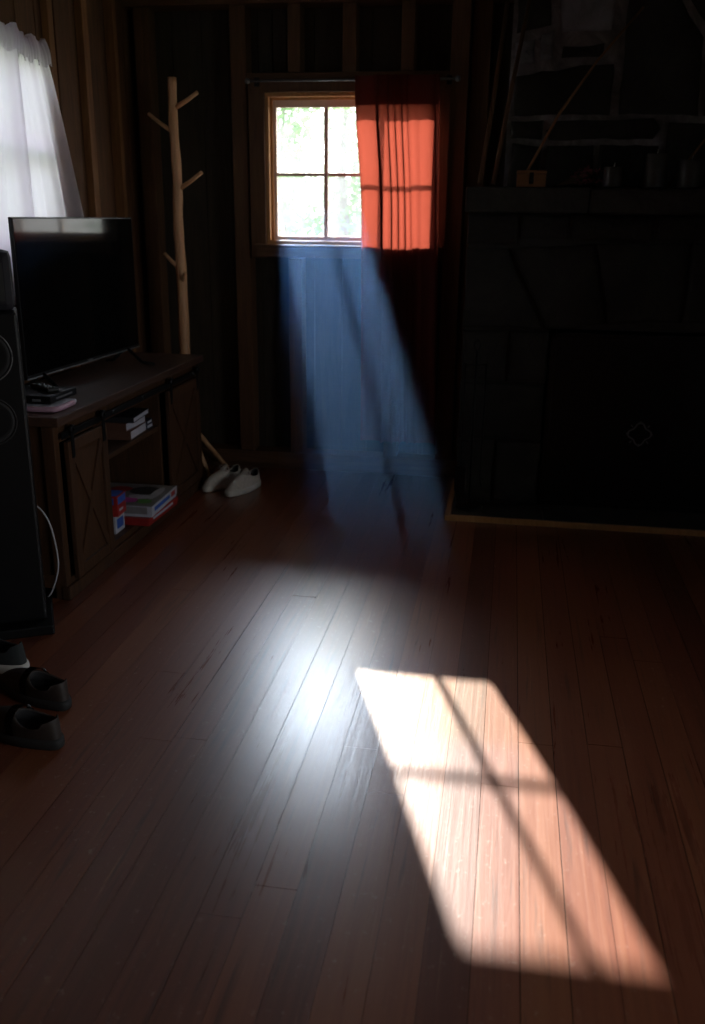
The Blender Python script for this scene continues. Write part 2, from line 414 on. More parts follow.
# rod pocket and heading: a second layer at the top
def head(u, v):
    p = ocx(u, .005+v*.07); p.y -= .007+.004*math.sin(v*PI); p.z = 1.918-v*.125
    return p-off
sheet('heading', head, 220, 12, 'orange', oc)
sheet('hem', lambda u, v: ocx(u, .955+v*.045)-off+Vector((0, -.004, 0)), 220, 4, 'orange', oc)
rod = thing('curtain_rod', 'thin metal curtain rod with round finial above the small back window', 'curtain rod', (-.8, 4.545, 1.902))
bm = bmesh.new(); tube(bm, [(-.465, 0, 0), (.50, 0, 0)], .0055, 10); obj('pole', bm, 'grey', rod)
for s in (-.475, .51):
    bm = bmesh.new(); bmesh.ops.create_uvsphere(bm, u_segments=14, v_segments=10, radius=.013, matrix=Matrix.Translation((s, 0, 0)))
    for f in bm.faces: f.smooth = True
    obj('finial', bm, 'grey', rod)
for s in (-.44, .47):
    bm = bmesh.new(); tube(bm, [(s, 0, 0), (s, .04, 0)], .004, 8); bx(bm, s-.012, s+.012, .033, .04, -.02, .02, .002); obj('bracket', bm, 'iron', rod)

def sheer_curtain(label, ya, yb, flare, z1, x, group):
    t = thing('sheer_curtain', label, 'curtain', (x, yb, .99), group=group)
    o0 = Vector((x, yb, .99))
    def fn(u, v):
        z = 1.928+.010*math.sin(u*41)*(1-v)-(1.928-z1)*v
        e = yb+flare*(1-(1-sstep(0, 1, v))**1.3)
        e = yb+flare*max(0, (1.93-z)/.64)**.85
        y = ya+(e-ya)*u
        fold = .012*math.sin(u*21+1.2*v)+.004*math.sin(u*47+2)
        fold += .008*math.sin(u*150)*max(0, 1-v*9)
        return Vector((x+.0+fold*(.5+v), y, z))-o0
    sheet('drape', fn, 200, 60, 'sheer', t)
    def fh(u, v):
        p = fn(u, v*.085); p.x += .010+.006*math.sin(v*PI)+.003*math.sin(u*170); return p
    sheet('heading', fh, 200, 10, 'sheer', t)
    return t
sheer_curtain('white sheer curtain flaring out behind the television, nearest the corner', 3.315, 3.635, .25, .98, XL+.055, 'white sheer curtains on the left wall')
sheer_curtain('white sheer curtain panel overlapping the other one at the picture edge', 2.75, 3.345, .03, .98, XL+.10, 'white sheer curtains on the left wall')
bm = bmesh.new(); tube(bm, [(0, -.62, 0), (0, .60, 0)], .006, 10)
for s in (-.58, .57): tube(bm, [(0, s, 0), (-.0375, s, 0)], .004, 8)
for s in (-.64, .61): bmesh.ops.create_uvsphere(bm, u_segments=12, v_segments=8, radius=.012, matrix=Matrix.Translation((0, s, 0)))
tag(obj('curtain_rod', bm, 'grey', loc=(XL+.0375, 3.06, 1.905)), 'thin rod carrying the white sheer curtains on the side wall', 'curtain rod')

# ------------------------------------------------------------------ stone fireplace
fp = thing('stone_fireplace', 'dark stone fireplace with thick mantel shelf and rough chimney above', 'fireplace', (.6, 4.15, 0))
FO = Vector((.6, 4.15, 0))
def stone(bm, poly, yf, dep=.05, inset=.006, bul=.008, mi=0):
    n = len(poly); cx = sum(p[0] for p in poly)/n; cz = sum(p[1] for p in poly)/n
    # refine and wobble the outline
    pts = []
    for i in range(n):
        a, b = poly[i], poly[(i+1) % n]
        L = math.hypot(b[0]-a[0], b[1]-a[1]); m_ = max(1, int(L/.05))
        for j in range(m_):
            t = j/m_; q = R.uniform(-.004, .004)
            pts.append((a[0]+(b[0]-a[0])*t+q, a[1]+(b[1]-a[1])*t+R.uniform(-.004, .004)))
    def ring(s, y, jit=0):
        out = []
        for (x, z) in pts:
            d = math.hypot(x-cx, z-cz) or 1
            kx = max(0, (d-s)/d)
            out.append(bm.verts.new((cx+(x-cx)*kx-FO.x, y+R.uniform(-jit, jit)-FO.y, cz+(z-cz)*kx)))
        return out
    rg = [ring(inset, yf+dep), ring(inset, yf+.014, .002), ring(inset+.006, yf+.004, .003), ring(inset+.018, yf, .003), ring(inset+.05, yf-bul*.6, .004)]
    for a, b in zip(rg, rg[1:]):
        for i in range(len(pts)):
            f = bm.faces.new((a[i], a[(i+1) % len(pts)], b[(i+1) % len(pts)], b[i])); f.smooth = True; f.material_index = mi
    c = bm.verts.new((cx-FO.x, yf-bul-FO.y, cz)); l = rg[-1]
    for i in range(len(pts)):
        f = bm.faces.new((l[i], l[(i+1) % len(pts)], c)); f.smooth = True; f.material_index = mi
def rect(a, b, c, d): return [(a, c), (b, c), (b, d), (a, d)]
def lbx(bm, x0, x1, y0, y1, z0, z1, bev=0, mi=0): bx(bm, x0-FO.x, x1-FO.x, y0-FO.y, y1-FO.y, z0-FO.z, z1-FO.z, bev, mi)
X1 = 1.75
# lower breast core with opening
bm = bmesh.new()
OX0, OX1, OZ1 = .19, 1.32, .83
lbx(bm, -.19, OX0-.01, 4.172, 4.60, 0, 1.33); lbx(bm, OX1+.01, X1, 4.172, 4.60, 0, 1.33); lbx(bm, OX0-.01, OX1+.01, 4.172, 4.60, OZ1+.01, 1.33)
lbx(bm, OX0-.01, OX1+.01, 4.56, 4.60, 0, OZ1+.01)
obj('lower_core', bm, 'darkmortar', fp)
bm = bmesh.new(); lbx(bm, -.055, X1, 4.365, 4.62, 1.42, ZC)
obj('chimney_core', bm, 'mortar', fp)
bm = bmesh.new()
Y = 4.15
z = .025
for hh in (.30, .27, .235): 
    c1 = R.uniform(-.04, .04) if hh != .27 else .19
    if c1 < .1:
        stone(bm, rect(-.20, c1, z, z+hh), Y); stone(bm, rect(c1, OX0, z, z+hh), Y)
    else: stone(bm, rect(-.20, OX0, z, z+hh), Y)
    z += hh
stone(bm, [(-.20, z), (.165, z), (-.02, 1.18), (-.20, 1.18)], Y)
vs = [(.17, .83, -.01, 1.185), (.43, .865, .35, 1.205), (.74, .88, .74, 1.215), (1.06, .865, 1.14, 1.205), (1.33, .83, 1.50, 1.185)]
for a, b in zip(vs, vs[1:]): stone(bm, [(a[0], a[1]), (b[0], b[1]), (b[2], b[3]), (a[2], a[3])], Y-.004)
stone(bm, [(1.34, .83), (X1, .83), (X1, 1.18), (1.51, 1.18)], Y)
for a, b, c, d in ((OX1, 1.55, .025, .3), (1.55, X1, .025, .4), (OX1, 1.55, .3, .56), (OX1, 1.6, .56, .82), (1.6, X1, .4, .82)): stone(bm, rect(a, b, c, d), Y)
xx = -.20
while xx < X1-.05:
    w_ = R.uniform(.2, .38); x2 = min(X1, xx+w_)
    stone(bm, rect(xx, x2, 1.215 if -.02 < xx < 1.4 else 1.19, 1.322), Y); xx = x2
obj('lower_stonework', bm, 'stone', fp)
# upper chimney stones (irregular, some whitewashed)
bm = bmesh.new(); Y = 4.345
U = [([(-.045,1.43),(.10,1.43),(.11,1.60),(-.03,1.62)],0), ([(.11,1.43),(.33,1.43),(.33,1.61),(.12,1.61)],0), ([(.34,1.43),(.60,1.43),(.60,1.61),(.34,1.61)],0),
     ([(.61,1.43),(.9,1.43),(.92,1.70),(.62,1.70)],0), ([(.12,1.625),(.57,1.63),(.60,1.67),(.57,1.712),(.15,1.705),(.11,1.67)],0),
     ([(-.045,1.63),(.10,1.63),(.11,1.71),(-.04,1.71)],0),
     ([(-.04,1.725),(.38,1.725),(.385,1.93),(.25,1.925),(-.035,1.885)],0), ([(.41,1.725),(.74,1.72),(.73,2.02),(.60,2.20),(.41,2.18)],0),
     ([(.15,1.95),(.335,1.95),(.34,2.005),(.155,2.00)],0), ([(.145,2.045),(.36,2.05),(.37,2.30),(.17,2.32),(.13,2.18)],1),
     ([(-.04,1.925),(.05,1.93),(.045,2.03),(-.04,2.02)],1), ([(.065,1.94),(.125,1.945),(.12,2.06),(.06,2.05)],1), ([(-.04,2.045),(.11,2.075),(.10,2.20),(-.04,2.18)],0),
     ([(-.04,2.21),(.12,2.23),(.15,2.40),(-.04,2.40)],0), ([(.41,2.21),(.60,2.22),(.74,2.06),(.95,2.1),(.95,2.4),(.42,2.4)],0), ([(.76,1.72),(1.1,1.72),(1.1,2.08),(.76,2.04)],0),
     ([(.93,1.43),(1.3,1.43),(1.3,1.7),(.94,1.7)],0), ([(1.31,1.43),(X1,1.43),(X1,1.75),(1.31,1.7)],0), ([(1.12,1.72),(X1,1.77),(X1,2.1),(1.12,2.1)],0), ([(.97,2.12),(X1,2.12),(X1,2.4),(.97,2.4)],0)]
for p_, mi in U: stone(bm, p_, Y-(.004 if mi == 0 else 0)+(.014 if p_[0] == (.15,1.95) else 0), .05, mi=mi)
obj('chimney_stonework', bm, ['stone', 'stonelight'], fp)
bm = bmesh.new()
lbx(bm, -.205, .30, 4.045, 4.37, 1.324, 1.426, .012); lbx(bm, .303, .95, 4.05, 4.37, 1.322, 1.421, .012); lbx(bm, .953, X1+.03, 4.05, 4.37, 1.322, 1.424, .012)
obj('mantel_shelf', bm, 'mantelstone', fp)
bm = bmesh.new(); xx = -.2
while xx < X1:
    x2 = min(X1, xx+R.uniform(.28, .45)); lbx(bm, xx+.002, x2-.002, 3.935, 4.165, 0, .022+R.uniform(-.002, .002), .005); xx = x2
lbx(bm, -.2, X1, 4.165, 4.6, 0, .02)
obj('hearth', bm, 'mantelstone', fp)
bm = bmesh.new(); lbx(bm, -.225, X1, 3.915, 3.934, 0, .026, .003); lbx(bm, -.225, -.204, 3.93, 4.5, 0, .026, .003)
obj('hearth_trim', bm, 'pine', fp)

sc = thing('fireplace_screen', 'black iron panel closing the fireplace opening, small diamond ornament on it', 'fireplace screen', (.755, 4.19, .022))
bm = box(-.555, .555, 0, .012, .0, .79, .004); obj('panel', bm, 'iron', sc)
bm = bmesh.new()
for a in ((-.56, -.535), (.535, .56)): bx(bm, a[0], a[1], -.006, .016, 0, .80, .003)
bx(bm, -.56, .56, -.006, .016, .775, .80, .003); bx(bm, -.56, .56, -.006, .016, 0, .025, .003); bx(bm, -.008, .008, -.004, .0, .025, .775, .001)
obj('frame', bm, 'iron', sc)
bm = bmesh.new(); cx, cz = .62-.755, .38-.022; N_ = 48; prev = None
pts = []
for i in range(N_):
    a = 2*PI*i/N_; r = .044*(1+.18*math.cos(4*a))
    pts.append((cx+r*math.cos(a), -.008, cz+r*math.sin(a)))
tube(bm, pts+[pts[0]], .0035, 6)
for i in range(8):
    a = PI/4*i+PI/8; r0, r1 = .046, .058
    if i % 2 == 0 or 1: tube(bm, [(cx+r0*math.cos(PI/4*i), -.008, cz+r0*math.sin(PI/4*i)), (cx+r1*math.cos(PI/4*i), -.008, cz+r1*math.sin(PI/4*i))], .003, 6)
obj('ornament', bm, 'grey', sc)['label'] = 'pale diamond ring ornament'

# ------------------------------------------------------------------ things on the mantel
MZ = 1.427
t = thing('wooden_box', 'small orange-brown wooden box with dark clasp at the left end of the mantel', 'box', (.062, 4.14, MZ))
obj('body', box(-.060, .060, -.03, .03, 0, .052, .003), 'boxwood', t)
obj('lid', box(-.062, .062, -.032, .032, .053, .066, .003), 'boxwood', t)
obj('clasp', box(-.009, .009, -.036, -.0302, .012, .058, .002), 'iron', t)
t = thing('dried_flower_spray', 'spray of dried purplish flowers lying on the mantel beside the wooden box', 'dried flowers', (.24, 4.15, MZ))
bm = bmesh.new(); fl = bmesh.new()
for i in range(13):
    a = R.uniform(-.5, .5); x0 = -.075; L = R.uniform(.10, .19)
    e = (x0+L*math.cos(a*.8), L*.35*math.sin(a*2), .012+R.uniform(0, .07))
    p = smoothpts([(x0, 0, .006), ((x0+e[0])/2, e[1]*.4, .012+e[2]*.35), e], 4); tube(bm, p, .0016, 5)
    for q in range(5):
        c = p[-1-q % 4]+Vector((R.uniform(-.008, .008), R.uniform(-.008, .008), R.uniform(-.003, .008)))
        bmesh.ops.create_icosphere(fl, subdivisions=1, radius=R.uniform(.004, .009), matrix=Matrix.Translation(c)@Matrix.Scale(R.uniform(.5, 1), 4, (0, 0, 1)))
obj('stems', bm, 'stem', t); obj('blossoms', fl, 'flower', t)
def candle(x, y, r, h, label, crater=.006):
    t = thing('candle', label, 'candle', (x, y, MZ), group='pillar candles on the mantel')
    bm = bmesh.new(); lathe(bm, [(r*.97, 0), (r, .004), (r*1.0, h*.5), (r*1.01, h-.004), (r*.95, h), (r*.75, h-crater*.5), (r*.2, h-crater)], seg=28)
    obj('wax', bm, 'candle', t)
    bm = bmesh.new(); tube(bm, [(0, 0, h-crater-.002), (.001, 0, h+.006), (.003, 0, h+.018)], [.002, .002, .0014], 6); obj('wick', bm, 'wick', t)
candle(.394, 4.13, .040, .080, 'short dark pillar candle, nearest the dried flowers on the mantel')
candle(.562, 4.14, .043, .132, 'tallest dark pillar candle with pale wick, between two shorter ones on the mantel')
candle(.70, 4.14, .050, .108, 'stout mottled pillar candle on the mantel at the picture edge')
def stick(name, pts, r, label, cat, mat='rod', extra=None):
    t = Vector(pts[0]); bm = bmesh.new()
    tube(bm, [Vector(p)-t for p in pts], r, 10); o = obj(name, bm, mat, loc=t); return tag(o, label, cat)
stick('bamboo_cane', [(.012, 4.20, MZ+.005), (.16, 4.24, 1.72), (.302, 4.305, 1.93), (.47, 4.312, 2.13)], [.006, .006, .005, .004], 'thin orange cane leaning diagonally across the chimney above the wooden box', 'cane')
stick('cane_stick', [(.63, 4.22, MZ+.006), (.76, 4.25, 1.62), (1.02, 4.305, 1.78)], [.006, .005, .004], 'thin brown stick rising from the mantel behind the tallest candle', 'stick')
stick('walking_stick', [(-.150, 4.09, MZ+.012), (-.118, 4.2, 1.74), (-.075, 4.31, 2.23)], [.010, .009, .009], 'dark wooden pole leaning at the left end of the mantel, nearest the wall post', 'pole', 'stud')
stick('walking_stick', [(-.095, 4.11, MZ+.012), (-.045, 4.2, 1.80), (.02, 4.325, 2.24)], [.009, .009, .008], 'dark wooden pole leaning on the chimney, nearest the wooden box', 'pole', 'stud')

# fireplace tools on the hearth
t = thing('fireplace_tool_stand', 'dark iron fireplace tools hanging on a round-based stand at the hearth corner', 'fireplace tools', (-.125, 4.06, .024))
bm = bmesh.new(); lathe(bm, [(.062, 0), (.065, .006), (.05, .016), (.014, .024), (.008, .04)], seg=24); obj('base', bm, 'iron', t)
bm = bmesh.new(); tube(bm, [(0, 0, .03), (0, 0, .72)], .006, 8); tube(bm, smoothpts([(0, 0, .72), (-.014, 0, .745), (0, 0, .77), (.014, 0, .745), (0, 0, .72)], 4), .004, 6); tube(bm, [(-.05, 0, .66), (.05, 0, .66)], .004, 8); obj('pole', bm, 'iron', t)
bm = bmesh.new(); tube(bm, [(-.045, -.012, .67), (-.045, -.012, .20)], .004, 8); bx(bm, -.07, -.02, -.016, -.008, .08, .20, .003); obj('shovel', bm, 'iron', t)
bm = bmesh.new(); tube(bm, [(.045, -.012, .67), (.045, -.012, .14), (.052, -.012, .10)], .004, 8); tube(bm, [(.045, -.012, .15), (.065, -.012, .14)], .003, 6); obj('poker', bm, 'iron', t)

# ------------------------------------------------------------------ tree-shaped coat stand
t = thing('coat_stand', 'pale branch-like wooden coat stand with pegs in the corner behind the console', 'coat stand', (-1.6, 4.42, 0))
def L3(p): return (p[0]+1.6, p[1]-4.42, p[2])
bm = bmesh.new()
pp = smoothpts([(.0, 0, .17), (-.004, 0, .40), (.002, 0, .64), (.003, 0, 1.02), (-.002, 0, 1.25), (.004, 0, 1.45), (-.003, 0, 1.7), (0, 0, 1.905)], 5)
tube(bm, pp, [.030-.010*i/(len(pp)-1)+.0012*math.sin(i*1.7) for i in range(len(pp))], 14); obj('trunk', bm, 'hat', t)
for a, b, r in (((-1.592, 4.42, 1.775), (-1.473, 4.40, 1.838), .010), ((-1.606, 4.42, 1.67), (-1.728, 4.43, 1.752), .009), ((-1.588, 4.42, 1.418), (-1.466, 4.40, 1.493), .010),
                ((-1.600, 4.42, 1.045), (-1.674, 4.40, 1.122), .010), ((-1.597, 4.42, .985), (-1.552, 4.35, 1.036), .009), ((-1.60, 4.42, 1.56), (-1.63, 4.50, 1.60), .010)):
    bm = bmesh.new(); a, b = Vector(L3(a)), Vector(L3(b)); tube(bm, [a, a.lerp(b, .5)+Vector((0, 0, -.003)), b], [r*1.15, r, r*.9], 10); obj('peg', bm, 'hat', t)
for a in (((-1.44, 4.56, .012)), ((-1.452, 4.31, .012)), ((-1.80, 4.44, .012))):
    bm = bmesh.new(); e = Vector(L3(a)); d = e.copy(); d.z = 0
    tube(bm, [Vector((0, 0, .235))+d*.05, Vector((0, 0, .205))+d*.3, e], [.012, .013, .011], 10); obj('leg', bm, 'hat', t)

# ------------------------------------------------------------------ television console
CX0, CX1, CY0, CY1, CH = -1.84, -1.47, 2.765, 4.205, .66
CO = Vector((-1.65, 3.485, 0))
tc = thing('tv_console', 'rustic brown media console with two X-braced sliding doors under the television', 'tv console', CO)
def cb(*a): return box(a[0]-CO.x, a[1]-CO.x, a[2]-CO.y, a[3]-CO.y, a[4], a[5], a[6] if len(a) > 6 else .003)
def cbx(bm, a0, a1, b0, b1, c0, c1, bev=.003): bx(bm, a0-CO.x, a1-CO.x, b0-CO.y, b1-CO.y, c0, c1, bev)
obj('top', cb(CX0-.005, -1.438, 2.735, 4.232, .628, CH, .004), 'consoletop', tc)
for y0, y1 in ((CY0, CY0+.025), (CY1-.025, CY1)):
    bm = bmesh.new(); cbx(bm, CX0, CX1-.01, y0+.004, y1-.004, .05, .628)
    for x in (CX0, CX1-.045): cbx(bm, x, x+.045, y0-.006, y1+.006, 0, .628, .004)
    cbx(bm, CX0+.045, CX1-.045, y0-.004, y1+.004, .04, .09)
    obj('side_panel', bm, 'console', tc)
obj('back_panel', cb(CX0, CX0+.012, CY0+.02, CY1-.02, .05, .628), 'console', tc)
bm = bmesh.new(); cbx(bm, CX0+.012, CX1, CY0+.02, CY1-.02, .045, .073); cbx(bm, CX1-.02, CX1+.012, CY0-.01, CY1+.012, .0, .05, .006); obj('base', bm, 'console', tc)
obj('apron', cb(CX1-.02, CX1-.002, CY0, CY1, .56, .628), 'console', tc)
for yy in (3.115, 3.79): obj('divider', cb(CX0+.012, CX1-.03, yy-.01, yy+.01, .073, .628), 'console', tc)
obj('shelf', cb(CX0+.012, CX1-.035, 3.125, 3.78, .385, .405), 'console', tc)
bm = bmesh.new(); cbx(bm, CX1+.012, CX1+.018, CY0+.02, CY1-.02, .575, .597, .002)
for yy in (2.85, 3.2, 3.5, 3.8, 4.12):
    p = Vector((CX1, yy, .586))-CO; tube(bm, [p, p+Vector((.022, 0, 0))], .007, 8)
obj('sliding_rail', bm, 'iron', tc)
def door(y0, y1):
    x = CX1+.004; z0, z1 = .062, .560; bm = bmesh.new()
    cbx(bm, x, x+.008, y0+.01, y1-.01, z0+.01, z1-.01, .001)
    w_ = .042
    cbx(bm, x, x+.018, y0, y0+w_, z0, z1); cbx(bm, x, x+.018, y1-w_, y1, z0, z1); cbx(bm, x, x+.018, y0+w_, y1-w_, z1-w_, z1); cbx(bm, x, x+.018, y0+w_, y1-w_, z0, z0+w_)
    d = obj('door', bm, 'console', tc)
    for s in (0, 1):
        a = Vector((x+.008, y0+w_, z0+w_)); b = Vector((x+.008, y1-w_, z1-w_))
        if s: a.z, b.z = b.z, a.z
        dr = (b-a).normalized(); nn = Vector((1, 0, 0)).cross(dr)*.014
        bm = bmesh.new(); q = []
        for xx_ in (0, .008-s*.001):
            for c in (a-nn, b-nn, b+nn, a+nn): q.append(bm.verts.new(c+Vector((xx_, 0, 0))-CO))
        for fc in ((0,3,2,1),(4,5,6,7),(0,1,5,4),(1,2,6,5),(2,3,7,6),(3,0,4,7)): bm.faces.new([q[i] for i in fc])
        obj('brace', bm, 'console', d)
    for yy in (y0+.03, y1-.03):
        bm = bmesh.new(); cbx(bm, x+.018, x+.022, yy-.010, yy+.010, .50, .60, .001)
        p = Vector((x+.020, yy, .600))-CO; tube(bm, [p+Vector((-.006, 0, 0)), p+Vector((.008, 0, 0))], .016, 16); tube(bm, [p+Vector((.008, 0, 0)), p+Vector((.012, 0, 0))], .005, 8)
        obj('hanger', bm, 'iron', d)
door(2.815, 3.125); door(3.775, 4.185)

# ------------------------------------------------------------------ television
tv = thing('television', 'large black flatscreen television standing on the rustic console', 'television', (-1.69, 3.535, .657), math.radians(-TVR) if False else 0)
TVR = 2.5
tv.rotation_euler = (0, 0, math.radians(-TVR))
obj('cabinet', box(-.045, -.012, -.40, .40, .10, .56, .012), 'blackplastic', tv)
obj('bezel', box(-.014, .0, -.477, .477, .062, .630, .003), 'blackplastic', tv)
obj('screen', box(-.001, .0012, -.470, .470, .078, .624), 'screen', tv)
bm = bmesh.new(); bx(bm, .0, .0025, -.477, .477, .062, .067, .0005); obj('edge_strip', bm, 'grey', tv)
bm = bmesh.new(); bx(bm, .0, .004, -.02, .02, .066, .074, .001); obj('badge', bm, 'grey', tv)
for s in (-1, 1):
    bm = bmesh.new(); y = s*.36
    tube(bm, [(-.01, y, .075), (.075, y-.02, .014), (.135, y-.03, .0100)], [.008, .007, .006], 8)
    tube(bm, [(-.01, y, .075), (-.075, y, .015), (-.11, y, .0112)], [.008, .007, .006], 8); obj('foot', bm, 'blackplastic', tv)

# things on the console top
TZ = .6605
t = thing('magazine', 'thin magazine with pale pink rounded spine under the black disc player', 'magazine', (-1.585, 2.895, TZ))
bm = bmesh.new(); bx(bm, -.14, .10, -.085, .085, .002, .018, .006); obj('pages', bm, 'paper', t)
bm = bmesh.new(); tube(bm, smoothpts([(-.14, -.085, .011), (-.02, -.088, .011), (.08, -.085, .011), (.104, -.06, .011), (.104, .05, .011)], 5), .0098, 8); obj('spine', bm, 'pinkpaper', t)
t = thing('disc_player', 'flat black disc player lying on the magazine in front of the television', 'disc player', (-1.60, 2.945, TZ+.0215))
obj('body', box(-.13, .085, -.10, .10, 0, .026, .004), 'blackplastic', t)
bm = bmesh.new(); bx(bm, .02, .05, -.1025, -.0995, .008, .016, .0005); bx(bm, .0855, .087, -.06, .06, .010, .016, .0003); obj('tray', bm, 'grey', t)
t = thing('remote_control', 'slim black remote control lying on the disc player', 'remote control', (-1.60, 2.97, TZ+.048), .9)
obj('body', box(-.02, .02, -.075, .075, 0, .014, .005), 'blackplastic', t)
bm = bmesh.new()
for i in range(3):
    for j in range(6): lathe(bm, [(.0035, .0135), (.0035, .0158), (.0025, .0165)], -.011+i*.011, -.055+j*.02, 8)
obj('buttons', bm, 'grey', t)

# ------------------------------------------------------------------ books on the shelf
def book(x, y, z, dx, dy, h, rz, cover, label, group):
    """lying flat; spine towards the viewer's left, pages to +X"""
    t = thing('book', label, 'book', (x, y, z), rz, group)
    bm = bmesh.new(); bx(bm, -dx/2, dx/2, -dy/2, dy/2, 0, .0025, .0005); bx(bm, -dx/2, dx/2, -dy/2, dy/2, h-.0025, h, .0005); bx(bm, -dx/2, dx/2-.0, -dy/2-.001, -dy/2+.003, 0, h, .0008)
    obj('cover', bm, cover, t)
    obj('pages', box(-dx/2+.004, dx/2-.003, -dy/2+.003, dy/2-.004, .0025, h-.0025), 'paper', t)
    return t
g = 'books lying on the console shelf'
book(-1.60, 3.585, .4055, .165, .20, .038, .05, 'bk1', 'brown-spined book at the bottom of the stack on the console shelf', g)
book(-1.603, 3.58, .444, .160, .20, .034, -.03, 'bk1', 'brown-spined book in the middle of the stack on the console shelf', g)
book(-1.590, 3.59, .4785, .170, .21, .022, .08, 'bk3', 'black-covered book at the top of the stack on the console shelf', g)
g2 = 'small dark books beyond the stack'
book(-1.60, 3.735, .4055, .15, .07, .018, 0, 'bk2', 'small dark navy book lying behind the stack, lower of two', g2)
book(-1.60, 3.735, .424, .145, .07, .016, .06, 'bk2', 'small dark navy book lying behind the stack, upper of two', g2)

# board games in the cubby
CZ = .0735
t = thing('board_game_box', 'flat red board game box under the white one in the console cubby', 'board game', (-1.565, 3.535, CZ), -.02)
obj('tray', box(-.160, .160, -.16, .16, 0, .026, .002), 'redbox', t)
obj('lid', box(-.163, .163, -.163, .163, .014, .034, .002), 'redbox', t)
obj('label_strip', box(.1632, .1642, -.12, .10, .018, .028), 'whitebox', t)
t = thing('board_game_box', 'white board game box with colourful lid, on top of the red one', 'board game', (-1.562, 3.54, CZ+.0345), .03)
obj('tray', box(-.158, .158, -.158, .158, 0, .03, .002), 'whitebox', t)
obj('lid', box(-.161, .161, -.161, .161, .012, .046, .002), 'whitebox', t)
obj('side_print', box(-.1, .14, -.1622, -.1611, .014, .044), 'greyink', t)
bm = bmesh.new(); bx(bm, .1612, .1622, -.13, .06, .02, .036, mi=0); bx(bm, .1612, .1622, .08, .13, .018, .038, mi=1); obj('end_print', bm, ['blue', 'redbox'], t)
bm = bmesh.new()
def disc(bm, cx, cy, rx, ry, z, mi, n=20, wob=0):
    vs_ = [bm.verts.new((cx+rx*math.cos(2*PI*i/n)*(1+wob*math.sin(5*i)), cy+ry*math.sin(2*PI*i/n)*(1+wob*math.cos(7*i)), z)) for i in range(n)]
    f = bm.faces.new(vs_); f.material_index = mi
bx(bm, -.158, .158, -.155, .157, .0462, .0468, mi=3)
disc(bm, -.06, .07, .05, .04, .0472, 2); disc(bm, .055, .06, .07, .06, .0472, 4); disc(bm, .06, -.03, .05, .03, .0474, 5, wob=.1); disc(bm, .02, -.08, .055, .035, .0474, 0, wob=.15); disc(bm, .10, -.09, .035, .03, .0474, 1, wob=.1); disc(bm, -.08, -.06, .05, .03, .0474, 1, wob=.1); disc(bm, .115, .03, .02, .09, .0475, 5)
obj('lid_print', bm, ['magenta', 'green', 'redbox', 'greyink', 'bk3', 'whitebox'], t, fixn=False)
t = thing('card_game_box', 'small white and blue carton on the cubby floor beside the near door', 'box', (-1.545, 3.298, CZ), 0)
obj('carton', box(-.05, .045, -.045, .045, 0, .072, .002), 'whitebox', t)
obj('print', box(.0452, .0462, -.03, .03, .018, .058), 'blue', t)
t = thing('toy_box', 'red and blue toy box leaning on the board games beside the near door', 'toy box', (-1.545, 3.300, CZ+.0725), .05)
obj('carton', box(-.06, .055, -.046, .048, 0, .085, .002), 'redbox', t)
bm = bmesh.new(); bx(bm, .0552, .0562, -.04, .04, .05, .08, mi=0); bx(bm, .0552, .0562, -.03, .01, .02, .03, mi=1); bx(bm, -.04, .04, -.0472, -.0462, .05, .078, mi=0); bx(bm, -.05, .05, -.04, .04, .0851, .0861, mi=0)
obj('print', bm, ['blue', 'whitebox'], t)

# ------------------------------------------------------------------ tower loudspeaker
t = thing('tower_speaker', 'tall black floor-standing loudspeaker at the near end of the console', 'loudspeaker', (-1.567, 2.565, 0), .50)
obj('cabinet', box(-.10, .105, -.10, .10, .035, 1.02, .008), 'blackplastic', t)
obj('plinth', box(-.13, .125, -.15, .125, 0, .034, .006), 'blackplastic', t)
def yring(bm, cx, cz, y, r, tr, seg=36):
    pts = [(cx+r*math.cos(2*PI*i/seg), y, cz+r*math.sin(2*PI*i/seg)) for i in range(seg+1)]; tube(bm, pts, tr, 6)
for cz, r in ((.895, .078), (.70, .072)):
    bm = bmesh.new(); n = 32
    prof = [(r*.93, -.101), (r*.9, -.106), (r*.78, -.1005), (r*.3, -.094)]
    rings = [[bm.verts.new((.0025+rr_*math.cos(2*PI*i/n), yy, cz+rr_*math.sin(2*PI*i/n))) for i in range(n)] for rr_, yy in prof]
    for a, b in zip(rings, rings[1:]):
        for i in range(n): bm.faces.new((a[i], a[(i+1) % n], b[(i+1) % n], b[i])).smooth = True
    bm.faces.new(rings[-1]); d = obj('driver', bm, 'cone', t)
    bm = bmesh.new(); yring(bm, .0025, cz, -.101, r, .0022); obj('trim_ring', bm, 'grey' if cz > .8 else 'rubber', d)
bm = bmesh.new(); bmesh.ops.create_uvsphere(bm, u_segments=20, v_segments=10, radius=.018, matrix=Matrix.Translation((.0025, -.100, .985))@Matrix.Diagonal((1, .5, 1, 1))); obj('tweeter', bm, 'grey', t)
t = thing('rounded_box', 'small dark grey box with rounded corners standing on the tall loudspeaker', 'box', (-1.565, 2.555, 1.021), .50)
obj('case', box(-.085, .105, -.05, .05, 0, .175, .022), 'darkgrey', t)
obj('grille', box(-.06, .08, -.0515, -.0502, .03, .14, .0003), 'rubber', t)
bm = bmesh.new(); tube(bm, smoothpts([(-1.548, 2.705, .325), (-1.540, 2.702, .352), (-1.517, 2.70, .361), (-1.480, 2.70, .300), (-1.463, 2.70, .174), (-1.482, 2.70, .09), (-1.52, 2.705, .03), (-1.60, 2.722, .008), (-1.75, 2.725, .008)], 8), .0030, 8)
tag(obj('cable', bm, 'cable'), 'thin pale cable looping down to the floor between loudspeaker and console', 'cable')

